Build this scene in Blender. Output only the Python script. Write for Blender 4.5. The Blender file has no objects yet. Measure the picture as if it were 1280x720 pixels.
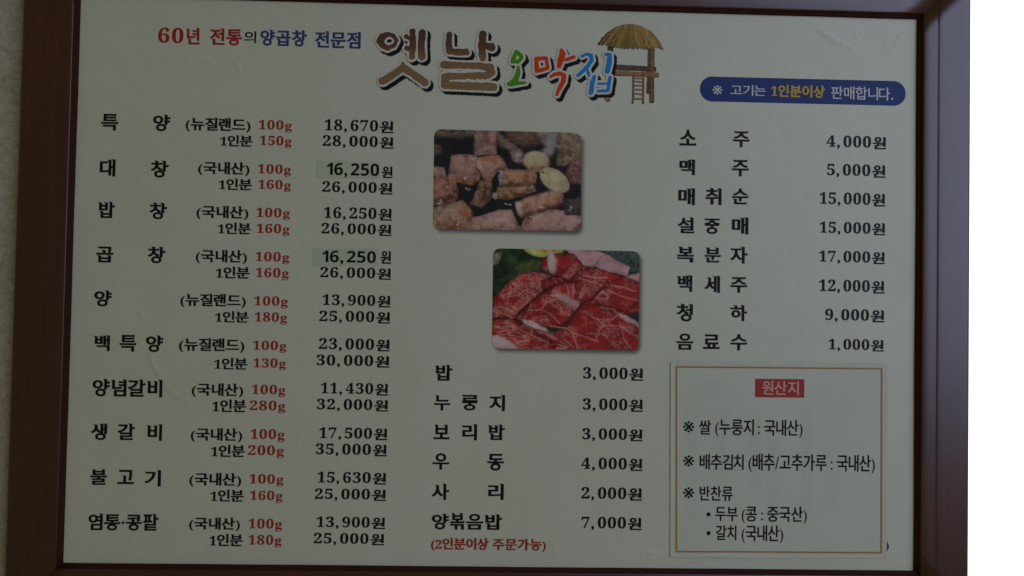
import bpy, math, random
import numpy as np
from mathutils import Vector, Matrix, geometry
SC=bpy.context.scene
rnd=random.Random(4); RS=np.random.RandomState(7)

# ---------- camera, world, lights, exposure ----------
cam=bpy.data.cameras.new('camera'); cam.sensor_width=36; cam.lens=36*925/1280; cam.clip_end=50; cam.clip_start=.02
camo=bpy.data.objects.new('camera',cam); SC.collection.objects.link(camo); SC.camera=camo
camo.matrix_world=Matrix(((0.9995034809228759,-0.018740609364354864,-0.02532945288999925,-0.00919015),
 (-0.025725555268873646,-0.021205809241727217,-0.9994441002179716,-1.0502052),
 (0.018193059917511308,0.9995994713959465,-0.021677392734867927,-0.02685108),(0,0,0,1)))
W=bpy.data.worlds.new('World'); SC.world=W; W.use_nodes=True
bg=W.node_tree.nodes['Background']; bg.inputs[0].default_value=(1.0,.92,.44,1); bg.inputs[1].default_value=.108
def area_light(name,loc,target,sx,sy,power,col):
    l=bpy.data.lights.new(name,'AREA'); l.shape='RECTANGLE'; l.size=sx; l.size_y=sy; l.energy=power; l.color=col
    o=bpy.data.objects.new(name,l); SC.collection.objects.link(o); o.location=loc
    o.rotation_euler=(Vector(target)-Vector(loc)).to_track_quat('-Z','Y').to_euler(); return o
area_light('added_glare_light',(2.3,-2.25,.85),(.75,-.6,.2),2.4,2.8,39,(.57,.68,1.02))  # added unseen lamp; its reflection stands in for bluish lens glow at right
SC.view_settings.view_transform='Standard'; SC.view_settings.look='None'; SC.view_settings.exposure=0; SC.view_settings.gamma=1
SC.cycles.max_bounces=5; SC.cycles.filter_width=1.5; SC.cycles.use_denoising=True

# ---------- helpers ----------
def lin(r,g,b): return tuple(((c/255)/12.92 if c/255<=.04045 else ((c/255+.055)/1.055)**2.4) for c in (r,g,b))
def link(o,parent=None):
    SC.collection.objects.link(o)
    if parent is not None: o.parent=parent
    return o
def mesh_obj(name,V,F,mat,parent=None,smooth=False,label=None):
    me=bpy.data.meshes.new(name); me.from_pydata(V,[],F); me.update()
    me.materials.append(mat)
    if smooth: me.polygons.foreach_set('use_smooth',[True]*len(me.polygons))
    o=link(bpy.data.objects.new(name,me),parent)
    if label: o['label']=label
    return o
def thing(name,label,cat,loc=(0,0,0),group=None):
    o=link(bpy.data.objects.new(name,None)); o.location=loc; o.empty_display_size=.05
    o['label']=label; o['category']=cat
    if group: o['group']=group
    return o
def new_mat(name,col=(.5,.5,.5),rough=.6,spec=.5):
    m=bpy.data.materials.new(name); m.use_nodes=True; b=m.node_tree.nodes['Principled BSDF']
    b.inputs['Base Color'].default_value=(*col,1); b.inputs['Roughness'].default_value=rough; b.inputs['Specular IOR Level'].default_value=spec
    return m,m.node_tree,b
def node(nt,t,**kw):
    n=nt.nodes.new(t)
    for k,v in kw.items(): setattr(n,k,v)
    return n
def noise(nt,vec,scale,detail=4,rough=.5,dist=0):
    n=node(nt,'ShaderNodeTexNoise'); n.inputs['Scale'].default_value=scale; n.inputs['Detail'].default_value=detail
    n.inputs['Roughness'].default_value=rough; n.inputs['Distortion'].default_value=dist
    if vec is not None: nt.links.new(vec,n.inputs['Vector'])
    return n.outputs['Fac']
def ramp(nt,fac,stops):
    r=node(nt,'ShaderNodeValToRGB'); e=r.color_ramp.elements
    while len(e)<len(stops): e.new(.5)
    for i,(p,c) in enumerate(stops): e[i].position=p; e[i].color=(*c,1)
    nt.links.new(fac,r.inputs[0]); return r.outputs[0]
def bump(nt,b,h,strength,dist):
    n=node(nt,'ShaderNodeBump'); n.inputs['Strength'].default_value=strength; n.inputs['Distance'].default_value=dist
    nt.links.new(h,n.inputs['Height']); nt.links.new(n.outputs[0],b.inputs['Normal'])
def mapping(nt,scale=(1,1,1),coord='Object'):
    tc=node(nt,'ShaderNodeTexCoord'); mp=node(nt,'ShaderNodeMapping'); mp.inputs['Scale'].default_value=scale
    nt.links.new(tc.outputs[coord],mp.inputs[0]); return mp.outputs[0]
def mult(nt,a,b):
    n=node(nt,'ShaderNodeMix',data_type='RGBA',blend_type='MULTIPLY'); n.inputs[0].default_value=1
    nt.links.new(a,n.inputs[6])
    if isinstance(b,tuple): n.inputs[7].default_value=(*b,1)
    else: nt.links.new(b,n.inputs[7])
    return n.outputs[2]

# ---------- materials ----------
def printed_mat(name,rough=.42,spec=.35,tint=None):
    """colour comes from what is printed on the sheet (colour attribute), with fine paper tooth"""
    m,nt,b=new_mat(name,rough=rough,spec=spec)
    at=node(nt,'ShaderNodeAttribute'); at.attribute_name='print'
    v=mapping(nt)
    f=ramp(nt,noise(nt,v,420,3,.7),[(.3,(.93,.93,.93)),(.7,(1,1,1))])
    c=mult(nt,at.outputs['Color'],f)
    f2=ramp(nt,noise(nt,v,9,4,.6),[(.3,(.95,.95,.93)),(.7,(1,1,1))])
    nt.links.new(mult(nt,c,f2),b.inputs['Base Color'])
    bump(nt,b,noise(nt,v,34,5,.62),.30,.0022)
    return m
M_SHEET=printed_mat('laminated_sheet',.36,.3)
M_PHOTO=printed_mat('printed_photo',.36,.22)
M_NOTICE=printed_mat('notice_paper',.55,.25)
def ink(name,col,rough=.42):
    m,nt,b=new_mat('ink_'+name,col,rough,.15)
    v=mapping(nt); f=ramp(nt,noise(nt,v,900,3,.7),[(.3,tuple(c*.82 for c in col)),(.7,col)])
    nt.links.new(f,b.inputs['Base Color']); return m
INK={'black':ink('black',(.012,.012,.011)),'red':ink('red',(.50,.035,.018)),
 'navy':ink('navy',(.045,.075,.24)),'white':ink('white',(.78,.78,.80)),'yellow':ink('yellow',(.80,.52,.06)),
 'pink':ink('pink',(.85,.52,.46)),'badge':ink('badge_blue',(.035,.065,.235)),'orange':ink('orange',(.60,.26,.05)),'tan':ink('tan',(.74,.56,.42)),
 'head':ink('heading_red',(.52,.06,.048)),'cream':ink('cream',(.84,.80,.69)),'shadow':ink('shadow_black',(.018,.018,.022)),
 'green':ink('green',(.10,.38,.02)),'vermilion':ink('vermilion',(.86,.075,.018)),'azure':ink('azure',(.025,.30,.80))}
def brown_ink():
    m,nt,b=new_mat('ink_brown_gradient',rough=.42,spec=.32)
    tc=node(nt,'ShaderNodeTexCoord'); sp=node(nt,'ShaderNodeSeparateXYZ'); nt.links.new(tc.outputs['Object'],sp.inputs[0])
    mr=node(nt,'ShaderNodeMapRange'); mr.inputs[1].default_value=.285; mr.inputs[2].default_value=.372
    nt.links.new(sp.outputs[2],mr.inputs[0])
    c=ramp(nt,mr.outputs[0],[(0,(.35,.215,.10)),(.45,(.30,.17,.085)),(.62,(.17,.075,.047)),(1,(.115,.054,.040))])
    f=ramp(nt,noise(nt,mapping(nt),300,3,.7),[(.3,(.8,.8,.8)),(.7,(1,1,1))])
    nt.links.new(mult(nt,c,f),b.inputs['Base Color']); return m
M_BROWN=brown_ink()
def frame_mat():
    m,nt,b=new_mat('mahogany_varnish',rough=.36,spec=.5)
    v=mapping(nt,(2.2,55,55)); g=noise(nt,v,3.0,6,.62,.6)
    v2=mapping(nt,(9,240,240)); g2=noise(nt,v2,2.5,4,.6)
    v3=mapping(nt,(1,1,1)); g3=noise(nt,v3,5,3,.5)
    c=ramp(nt,g,[(.25,(.042,.002,.002)),(.5,(.080,.004,.003)),(.78,(.125,.009,.007))])
    c=mult(nt,c,ramp(nt,g2,[(.3,(.62,.62,.62)),(.62,(1,1,1))]))
    c=mult(nt,c,ramp(nt,g3,[(.3,(.62,.62,.64)),(.7,(1,1,1))]))
    nt.links.new(c,b.inputs['Base Color'])
    r=node(nt,'ShaderNodeMapRange'); nt.links.new(g,r.inputs[0]); r.inputs[3].default_value=.33; r.inputs[4].default_value=.48
    nt.links.new(r.outputs[0],b.inputs['Roughness'])
    b.inputs['Coat Weight'].default_value=1; b.inputs['Coat Roughness'].default_value=.34; b.inputs['Coat IOR'].default_value=1.75; b.inputs['Specular IOR Level'].default_value=.15
    bump(nt,b,g2,.4,.0008); return m
M_FRAME=frame_mat()
def wall_mat():
    m,nt,b=new_mat('beige_wallpaper',rough=.85,spec=.2)
    v=mapping(nt); g=noise(nt,v,140,5,.7); g2=noise(nt,v,28,4,.6)
    c=ramp(nt,g,[(.32,(.47,.42,.33)),(.66,(.70,.65,.54))])
    c=mult(nt,c,ramp(nt,g2,[(.3,(.84,.84,.82)),(.7,(1,1,1))]))
    nt.links.new(c,b.inputs['Base Color']); bump(nt,b,g,.7,.0025); return m
M_WALL=wall_mat()
M_GAP,_,_=new_mat('dark_rebate',(.02,.009,.006),.7)
M_LIP,_,_=new_mat('matte_lip',(.050,.014,.009),.75,.15)
M_BACK,_,_=new_mat('hardboard_back',(.18,.11,.06),.8)
M_UPVC,_,_=new_mat('white_window_frame',(.8,.8,.8),.35)
def pane_mat():
    m=bpy.data.materials.new('daylit_glass'); m.use_nodes=True; nt=m.node_tree
    b=nt.nodes['Principled BSDF']; b.inputs['Base Color'].default_value=(.8,.8,.8,1); b.inputs['Roughness'].default_value=.2
    b.inputs['Emission Color'].default_value=(.99,1,1,1); b.inputs['Emission Strength'].default_value=1.6; return m
M_PANE=pane_mat()

# ---------- measured data (mm on the sheet; origin at its middle, z up) ----------
PRINT=[
('dish_name','name','black','특',-566.3,-542.4,207.7,231.8),
('dish_name','name','black','양',-493.8,-469.8,208.3,232.2),
('origin_text','mid','black','(뉴질랜드)',-448.0,-357.3,210.6,229.6),
('weight_text','digit','red','100g',-345.6,-299.1,214.6,227.6),
('origin_text','mid','black','1인분',-399.2,-353.7,189.2,205.5),
('weight_text','digit','red','150g',-343.6,-299.1,192.2,205.3),
('dish_name','name','black','대',-566.1,-544.4,142.5,167.2),
('dish_name','name','black','창',-495.1,-470.2,142.5,166.8),
('origin_text','mid','black','(국내산)',-428.9,-357.2,149.0,167.2),
('weight_text','digit','red','100g',-345.4,-299.0,151.9,164.9),
('origin_text','mid','black','1인분',-399.5,-353.2,127.3,143.7),
('weight_text','digit','red','160g',-344.3,-298.5,129.9,142.7),
('dish_name','name','black','밥',-566.5,-543.2,83.8,107.3),
('dish_name','name','black','창',-495.3,-470.8,83.6,107.4),
('origin_text','mid','black','(국내산)',-429.5,-357.1,86.7,104.8),
('weight_text','digit','red','100g',-346.0,-298.9,89.9,102.9),
('origin_text','mid','black','1인분',-399.2,-353.1,64.9,81.3),
('weight_text','digit','red','160g',-344.9,-298.9,67.4,80.2),
('dish_name','name','black','곱',-567.4,-543.6,21.2,43.7),
('dish_name','name','black','창',-495.8,-471.3,21.5,45.2),
('origin_text','mid','black','(국내산)',-428.9,-357.4,24.4,42.5),
('weight_text','digit','red','100g',-345.6,-298.2,27.5,40.5),
('origin_text','mid','black','1인분',-400.4,-352.9,2.2,19.1),
('weight_text','digit','red','160g',-344.4,-298.5,4.9,17.9),
('dish_name','name','black','양',-568.3,-544.0,-40.6,-17.6),
('origin_text','mid','black','(뉴질랜드)',-448.7,-357.4,-37.8,-19.8),
('weight_text','digit','red','100g',-345.7,-298.6,-35.0,-22.2),
('origin_text','mid','black','1인분',-399.8,-352.9,-59.9,-43.8),
('weight_text','digit','red','180g',-344.3,-299.2,-57.8,-44.8),
('dish_name','name','black','백',-567.0,-544.9,-103.0,-80.6),
('dish_name','name','black','특',-531.6,-508.1,-103.3,-79.2),
('dish_name','name','black','양',-495.0,-471.1,-103.3,-79.4),
('origin_text','mid','black','(뉴질랜드)',-448.9,-357.8,-100.8,-82.3),
('weight_text','digit','red','100g',-345.7,-299.1,-97.6,-84.9),
('origin_text','mid','black','1인분',-399.2,-352.9,-125.9,-109.4),
('weight_text','digit','red','130g',-344.6,-299.3,-122.3,-109.6),
('dish_name','name','black','양념갈비',-567.1,-470.5,-166.5,-141.6),
('origin_text','mid','black','(국내산)',-429.4,-357.9,-163.5,-145.4),
('weight_text','digit','red','100g',-345.8,-298.9,-159.7,-146.8),
('origin_text','mid','black','1인분',-400.3,-353.1,-185.7,-167.8),
('weight_text','digit','red','280g',-348.1,-298.4,-182.4,-169.0),
('dish_name','name','black','생',-567.6,-545.1,-227.3,-203.9),
('dish_name','name','black','갈',-530.7,-506.6,-226.8,-203.4),
('dish_name','name','black','비',-490.2,-469.1,-227.4,-203.6),
('origin_text','mid','black','(국내산)',-429.0,-357.6,-226.2,-208.0),
('weight_text','digit','red','100g',-345.8,-298.5,-222.5,-209.0),
('origin_text','mid','black','1인분',-400.4,-353.2,-248.4,-231.3),
('weight_text','digit','red','200g',-348.9,-299.0,-245.1,-231.8),
('dish_name','name','black','불',-566.4,-543.2,-289.6,-267.4),
('dish_name','name','black','고',-528.9,-506.0,-288.0,-268.0),
('dish_name','name','black','기',-491.3,-468.8,-290.9,-267.6),
('origin_text','mid','black','(국내산)',-429.3,-357.4,-288.8,-270.6),
('weight_text','digit','red','100g',-346.0,-298.7,-285.0,-272.1),
('origin_text','mid','black','1인분',-399.4,-353.2,-310.7,-293.7),
('weight_text','digit','red','160g',-344.5,-299.4,-308.0,-295.1),
('dish_name','name','black','염통·콩팥',-566.7,-470.3,-352.5,-328.7),
('origin_text','mid','black','(국내산)',-427.9,-357.5,-350.0,-332.6),
('weight_text','digit','red','100g',-345.5,-299.2,-347.5,-334.2),
('origin_text','mid','black','1인분',-399.3,-352.9,-372.6,-355.4),
('weight_text','digit','red','180g',-344.9,-299.3,-370.0,-356.8),
('price_text','digit','black','18,670원',-252.8,-155.4,215.4,231.0),
('price_text','digit','black','28,000원',-254.9,-154.9,193.1,208.1),
('price_text','digit','black','원',-171.0,-155.1,149.1,165.7),
('price_text','digit','black','26,000원',-254.1,-155.0,127.7,142.5),
('price_text','digit','black','16,250원',-251.0,-155.0,90.5,106.0),
('price_text','digit','black','26,000원',-253.9,-155.1,68.5,83.2),
('price_text','digit','black','원',-170.0,-154.8,27.0,45.3),
('price_text','digit','black','26,000원',-254.1,-154.3,6.4,20.9),
('price_text','digit','black','13,900원',-250.0,-154.2,-32.7,-17.9),
('price_text','digit','black','25,000원',-253.9,-154.1,-55.7,-41.0),
('price_text','digit','black','23,000원',-253.4,-153.8,-94.9,-79.8),
('price_text','digit','black','30,000원',-256.4,-153.9,-117.9,-103.2),
('price_text','digit','black','11,430원',-249.2,-154.8,-157.3,-142.3),
('price_text','digit','black','32,000원',-254.2,-154.3,-179.8,-165.2),
('price_text','digit','black','17,500원',-250.1,-154.6,-220.1,-205.2),
('price_text','digit','black','35,000원',-254.4,-154.9,-242.8,-227.9),
('price_text','digit','black','15,630원',-251.2,-154.8,-282.4,-267.5),
('price_text','digit','black','25,000원',-254.3,-154.7,-305.4,-291.0),
('price_text','digit','black','13,900원',-251.0,-155.0,-344.7,-330.2),
('price_text','digit','black','25,000원',-254.3,-155.7,-367.5,-353.1),
('dish_name','name','black','소',254.6,279.0,205.6,228.3),
('dish_name','name','black','주',331.9,356.1,205.1,228.7),
('price_text','digit','black','4,000원',469.0,555.9,209.1,225.4),
('dish_name','name','black','맥',255.2,277.5,163.1,186.0),
('dish_name','name','black','주',331.2,355.6,162.9,187.3),
('price_text','digit','black','5,000원',469.9,555.1,167.8,184.2),
('dish_name','name','black','매',254.1,278.1,120.0,144.7),
('dish_name','name','black','취',293.1,316.6,120.8,145.6),
('dish_name','name','black','순',331.7,355.5,122.6,145.4),
('price_text','digit','black','15,000원',459.3,555.0,126.1,142.8),
('dish_name','name','black','설',253.5,277.8,79.3,102.6),
('dish_name','name','black','중',292.1,314.8,79.1,101.9),
('dish_name','name','black','매',332.2,356.0,79.4,104.2),
('price_text','digit','black','15,000원',459.7,555.3,84.3,100.2),
('dish_name','name','black','복',253.4,277.7,37.4,60.3),
('dish_name','name','black','분',293.1,316.5,38.1,60.0),
('dish_name','name','black','자',330.4,355.4,37.3,61.9),
('price_text','digit','black','17,000원',459.3,555.1,42.5,58.3),
('dish_name','name','black','백',253.9,275.7,-4.8,19.4),
('dish_name','name','black','세',293.7,315.8,-5.5,19.2),
('dish_name','name','black','주',330.9,355.2,-4.8,18.4),
('price_text','digit','black','12,000원',459.7,554.8,0.2,16.7),
('dish_name','name','black','청',254.0,277.1,-47.1,-21.6),
('dish_name','name','black','하',331.0,355.7,-45.3,-22.0),
('price_text','digit','black','9,000원',468.8,555.1,-41.3,-25.5),
('dish_name','name','black','음',254.0,278.3,-87.5,-64.4),
('dish_name','name','black','료',292.2,316.5,-85.9,-64.8),
('dish_name','name','black','수',331.5,356.1,-87.3,-64.1),
('price_text','digit','black','1,000원',474.2,554.4,-83.4,-68.4),
('dish_name','name','black','밥',-89.1,-64.8,-137.1,-114.2),
('price_text','digit','black','3,000원',121.1,207.0,-130.7,-114.8),
('dish_name','name','black','누',-89.9,-67.0,-179.1,-157.4),
('dish_name','name','black','룽',-50.3,-28.3,-178.6,-156.3),
('dish_name','name','black','지',-11.5,10.6,-179.1,-155.7),
('price_text','digit','black','3,000원',121.4,207.3,-174.9,-159.0),
('dish_name','name','black','보',-89.9,-67.1,-219.8,-198.7),
('dish_name','name','black','리',-49.5,-28.3,-220.9,-197.2),
('dish_name','name','black','밥',-12.5,11.0,-219.8,-197.6),
('price_text','digit','black','3,000원',121.4,207.4,-216.8,-201.4),
('dish_name','name','black','우',-90.4,-66.7,-262.5,-239.5),
('dish_name','name','black','동',-13.1,10.7,-262.9,-238.5),
('price_text','digit','black','4,000원',120.9,207.7,-258.7,-242.9),
('dish_name','name','black','사',-90.5,-65.9,-305.0,-281.9),
('dish_name','name','black','리',-11.2,11.1,-304.1,-280.9),
('price_text','digit','black','2,000원',121.6,207.7,-300.6,-284.7),
('dish_name','name','black','양볶음밥',-89.6,9.7,-346.4,-322.8),
('price_text','digit','black','7,000원',122.3,207.7,-342.2,-326.4),
('minimum_order_text','mid','red','(2인분이상 주문가능)',-89.9,72.3,-374.7,-357.6),
('heading_text','digit','red','60',-490.1,-454.9,334.7,355.6),
('heading_text','name','red','년',-451.1,-431.8,333.0,357.1),
('heading_text','name','red','전통',-417.7,-372.4,332.9,357.4),
('heading_text','plain','black','의',-369.3,-352.6,336.9,354.1),
('heading_text','name','navy','양곱창',-346.4,-281.1,333.9,357.5),
('heading_text','name','navy','전문점',-269.3,-204.7,333.1,357.5),
('badge_text','gothic','white','※',301.3,315.5,280.1,293.6),
('badge_text','plain','white','고기는',327.2,378.8,279.6,295.4),
('badge_text','badge','yellow','1인분이상',386.6,465.3,279.1,297.3),
('badge_text','plain','white','판매합니다.',474.1,565.6,278.0,297.3),
]
STICKER_TEXT=[
('price_text','sans','black','16,250',-248.3,-174.5,151.7,169.1),
('price_text','sans','black','16,250',-251.8,-176.3,27.9,44.3),
]
NOTICE_TEXT=[
('notice_text','gothic','pink','원산지',377.7,430.9,-150.1,-129.8),
('notice_text','gothic','black','※',265.2,280.8,-205.1,-189.2),
('notice_text','gothic','black','쌀',288.1,305.1,-207.9,-187.2),
('notice_text','gothic','black','(누룽지 : 국내산)',311.3,437.1,-208.2,-185.1),
('notice_text','gothic','black','※',265.8,281.4,-253.6,-237.7),
('notice_text','gothic','black','배추김치',289.5,352.7,-257.6,-235.5),
('notice_text','gothic','black','(배추/고추가루 : 국내산)',359.8,542.2,-257.8,-233.8),
('notice_text','gothic','black','※',266.4,282.0,-298.7,-282.9),
('notice_text','gothic','black','반찬류',290.1,337.5,-301.9,-280.6),
('notice_text','gothic','black','•',300.3,306.1,-324.0,-318.2),
('notice_text','gothic','black','두부',312.8,345.0,-330.3,-310.0),
('notice_text','gothic','black','(콩 : 중국산)',350.9,444.5,-330.5,-308.3),
('notice_text','gothic','black','•',300.7,306.4,-350.4,-344.6),
('notice_text','gothic','black','갈치',314.1,343.5,-357.3,-336.1),
('notice_text','gothic','black','(국내산)',351.2,410.7,-358.4,-335.5),
]
LOGO={
'옛':[(1,[(-176.5,344.8,5.4),(-173.6,351.7,4.9),(-165.7,354.9,3.7),(-157.4,352.3,3.4),(-153.3,346.0,2.8),(-157.7,338.4,3.4),(-165.8,335.0,4.0),(-173.1,338.0,4.7)]),(0,[(-131.2,359.9,4.4),(-130.2,338.6,4.8),(-131.4,322.5,4.2)]),(0,[(-117.5,358.6,5.0),(-118.3,338.9,5.2),(-117.3,324.0,5.6)]),(0,[(-140.2,351.8,3.5),(-131.9,349.5,3.0)]),(0,[(-139.0,334.9,3.8),(-131.6,332.8,3.5)]),(0,[(-143.9,313.5,2.1),(-143.0,307.2,5.4),(-157.0,297.1,5.1),(-166.0,291.1,5.4),(-172.4,287.5,5.7)]),(0,[(-143.0,307.2,5.8),(-129.7,298.9,5.4),(-114.7,289.0,5.7),(-112.4,286.7,5.8)])],
'날':[(0,[(-79.0,356.6,4.5),(-79.3,343.5,4.9),(-77.7,333.1,4.9),(-66.5,331.9,4.7),(-53.9,332.3,4.9)]),(0,[(-30.6,359.1,4.9),(-32.5,341.3,5.6),(-30.4,324.0,5.1)]),(0,[(-28.9,341.4,4.2),(-18.0,340.5,6.2)]),(0,[(-85.2,313.0,5.7),(-62.7,312.8,4.7),(-34.1,313.0,4.9),(-18.6,310.5,5.8),(-17.9,303.6,6.2),(-23.5,299.2,5.4),(-56.7,297.6,4.7),(-83.7,296.1,5.7),(-83.5,284.0,5.8),(-56.4,283.6,5.7),(-14.6,282.9,6.1)])],
'오':[(1,[(12.6,321.0,3.5),(13.7,325.8,3.1),(17.8,334.8,3.0),(23.6,330.3,3.0),(25.6,326.1,2.9),(20.2,320.2,3.0)]),(0,[(20.7,313.5,1.9),(20.8,305.8,3.5),(18.2,296.5,4.2),(14.4,290.2,4.9),(8.6,287.9,3.8)]),(0,[(13.3,288.8,4.0),(23.6,289.7,2.7),(31.5,290.5,1.9)])],
'막':[(1,[(46.3,325.1,3.4),(60.3,326.7,2.8),(63.2,312.0,2.6),(47.4,307.6,3.4)]),(0,[(82.3,338.3,3.1),(83.8,333.4,4.7),(81.6,324.7,4.8),(79.2,315.4,3.5)]),(0,[(89.1,324.9,2.3),(100.3,329.3,3.0)]),(0,[(67.1,299.5,2.2),(72.8,303.5,3.0),(80.8,305.1,3.0),(86.8,302.2,3.5),(85.4,293.0,3.5),(79.8,282.7,3.0),(76.7,274.0,2.4)])],
'집':[(0,[(112.1,330.6,2.3),(118.3,334.0,2.3),(125.1,332.1,2.9),(126.3,325.2,3.0),(120.9,317.1,2.9),(112.4,308.2,2.8),(106.7,302.7,2.7)]),(0,[(119.6,311.8,2.3),(122.6,303.1,2.2)]),(0,[(146.4,334.4,2.6),(151.7,333.3,3.5),(151.2,322.2,4.0),(148.5,309.7,3.7)]),(0,[(130.2,302.2,2.6),(127.4,292.6,3.5),(125.6,278.4,3.6)]),(0,[(152.9,301.2,2.6),(151.3,291.8,2.6),(150.3,282.5,2.6)]),(0,[(136.1,291.7,2.0),(150.2,291.8,1.9)]),(0,[(136.3,281.0,2.2),(150.3,282.0,2.3)])],
}
CREASES=[
([(-489,-101),(-485,-120),(-475,-136),(-467,-142)],0.55,3.2),
([(-470,-142),(-460,-157),(-449,-165),(-436,-170),(-432,-189)],0.4,3.5),
([(443,385),(454,383),(467,372),(481,363),(499,357),(506,350)],0.75,5),
([(508,379),(514,366)],0.3,3),
([(566,363),(582,378)],0.55,2),
([(560,346),(568,348)],0.4,2.2),
([(-431,314),(-417,308),(-405,301)],0.45,3),
([(-381,309),(-374,299)],0.55,3),
([(-507,-42),(-502,-53),(-494,-61)],0.35,3),
([(-527,155),(-510,138),(-495,126),(-476,120)],0.3,4),
([(-509,99),(-497,92),(-485,90)],0.25,3),
([(190,-378),(213,-374),(236,-378)],0.5,4),
([(172,-387),(206,-384)],0.3,4),
([(78,-354),(85,-377),(93,-391)],0.3,4),
([(23,-332),(61,-377)],0.25,5),
([(-596,-150),(-581,-154),(-571,-152)],0.4,4),
([(-50,267),(-33,272),(-20,268)],0.4,3),
([(218,378),(233,375)],0.3,3),
([(-363,-135),(-319,-117),(-296,-125)],0.2,5),
([(250,-386),(298,-379),(390,-382),(505,-383)],0.6,5),
([(-282,-235),(-276,-212),(-271,-202)],0.3,3),
([(187,-138),(203,-131)],0.3,3),
([(-439,193),(-414,189)],0.2,4),
]
PHOTO_A=((-97.4,220.5),(112.1,220.0),(114.4,79.1),(-96.1,77.5))
PHOTO_B=((-10.1,52.0),(199.3,51.9),(199.6,-89.7),(-9.4,-90.2))
BADGE=((283.1,306.2),(583.8,306.9),(584.1,271.0),(283.6,270.2))
STICK_A=((-262.4,171.4),(-173.0,171.7),(-173.1,148.6),(-262.4,147.5))
STICK_B=((-264.5,46.5),(-173.3,47.8),(-173.4,24.0),(-264.3,22.6))
NOTICE=((245.8,-104.4),(559.7,-102.2),(560.4,-380.5),(249.0,-381.8))
NBORDER=((252.8,-110.5),(552.8,-108.6),(554.0,-374.3),(256.3,-375.5))
NHEAD=((367.9,-127.3),(438.9,-127.0),(439.2,-153.3),(368.0,-153.6))
BLUEBIT=((560.4,-354.9),(564.6,-364.0),(560.6,-373.1))
HUT=((134.9,381.8),(233.8,261.5))

# ---------- numpy helpers ----------
def vnoise(h,w,cell,seed,ax=1,ay=1):
    r=np.random.RandomState(seed); gh=int(h/(cell*ay))+3; gw=int(w/(cell*ax))+3
    g=r.rand(gh,gw); y=np.arange(h)/(cell*ay); x=np.arange(w)/(cell*ax)
    yi=y.astype(int); xi=x.astype(int); fy=(y-yi)[:,None]; fx=(x-xi)[None,:]
    fy=fy*fy*(3-2*fy); fx=fx*fx*(3-2*fx)
    a=g[yi][:,xi]; b=g[yi][:,xi+1]; c=g[yi+1][:,xi]; d=g[yi+1][:,xi+1]
    return (a*(1-fx)+b*fx)*(1-fy)+(c*(1-fx)+d*fx)*fy
def fbm(h,w,cell,seed,oct=4,ax=1,ay=1):
    s=0;t=0;a=1
    for k in range(oct): s=s+a*vnoise(h,w,max(cell/2**k,1.01),seed+k*17,ax,ay); t+=a; a*=.55
    return s/t
def seg_dist(X,Y,a,b):
    dx,dy=b[0]-a[0],b[1]-a[1]; L=dx*dx+dy*dy+1e-9
    t=np.clip(((X-a[0])*dx+(Y-a[1])*dy)/L,0,1)
    return np.hypot(X-a[0]-t*dx,Y-a[1]-t*dy),t
def creases(X,Z):
    """height (metres, towards the viewer) of the sheet's creases and slow waves at mm coordinates"""
    H=.25*np.sin(X*.011+1)*np.sin(Z*.014+.4)+.12*np.sin(X*.031+Z*.017)+.07*np.sin(X*.05-Z*.043+2)
    for pts,h,w in CREASES:
        x0=min(p[0] for p in pts)-4*w; x1=max(p[0] for p in pts)+4*w; z0=min(p[1] for p in pts)-4*w; z1=max(p[1] for p in pts)+4*w
        m=(X>x0)&(X<x1)&(Z>z0)&(Z<z1)
        if not m.any(): continue
        x=X[m]; z=Z[m]; d=np.full(x.shape,1e9); n=len(pts)-1; tt=np.zeros(x.shape)
        for i in range(n):
            q,t=seg_dist(x,z,pts[i],pts[i+1]); k=q<d; d[k]=q[k]; tt[k]=(i+t[k])/n
        H[m]+=1.3*h*np.exp(-(d/w)**2)*np.sin(np.pi*np.clip(tt*.9+.05,0,1))**.7
    return H*.001
SHEET_Y=.003
def lift(V,off,step=.00001):
    a=np.array(V,float); H=creases(a[:,0],a[:,1])
    y=SHEET_Y-H-off-(a[:,2]*step if a.shape[1]>2 else 0)
    return np.stack([a[:,0]*.001,y,a[:,1]*.001],1).tolist()
def grid_obj(name,P,colors,mat,parent,keep=None,label=None,flip=False):
    """P (h,w,3) grid of points with printed colour per point; keep masks quads"""
    h,w,_=P.shape; idx=np.arange(h*w).reshape(h,w)
    q=np.stack([idx[:-1,:-1],idx[1:,:-1],idx[1:,1:],idx[:-1,1:]],-1).reshape(-1,4)
    if keep is not None: q=q[keep[:-1,:-1].reshape(-1)]
    used=np.zeros(h*w,bool); used[q.reshape(-1)]=True
    new=np.cumsum(used)-1; q=new[q]; V=P.reshape(-1,3)[used]; C=colors.reshape(-1,3)[used]
    me=bpy.data.meshes.new(name); me.vertices.add(len(V)); me.vertices.foreach_set('co',V.astype(np.float32).ravel())
    me.loops.add(len(q)*4); me.loops.foreach_set('vertex_index',q.astype(np.int32).ravel())
    me.polygons.add(len(q)); me.polygons.foreach_set('loop_start',np.arange(len(q),dtype=np.int32)*4)
    me.polygons.foreach_set('loop_total',np.full(len(q),4,np.int32))
    me.polygons.foreach_set('use_smooth',np.ones(len(q),bool)); me.update(calc_edges=True); me.validate()
    at=me.color_attributes.new('print','FLOAT_COLOR','POINT')
    at.data.foreach_set('color',np.concatenate([C,np.ones((len(C),1))],1).astype(np.float32).ravel())
    me.materials.append(mat)
    o=link(bpy.data.objects.new(name,me),parent)
    if label: o['label']=label
    return o
def bilerp(Q,U,Vv):
    a,b,c,d=[np.array(q,float) for q in Q]
    return (a*(1-U)[...,None]+b*U[...,None])*(1-Vv)[...,None]+(d*(1-U)[...,None]+c*U[...,None])*Vv[...,None]
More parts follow.
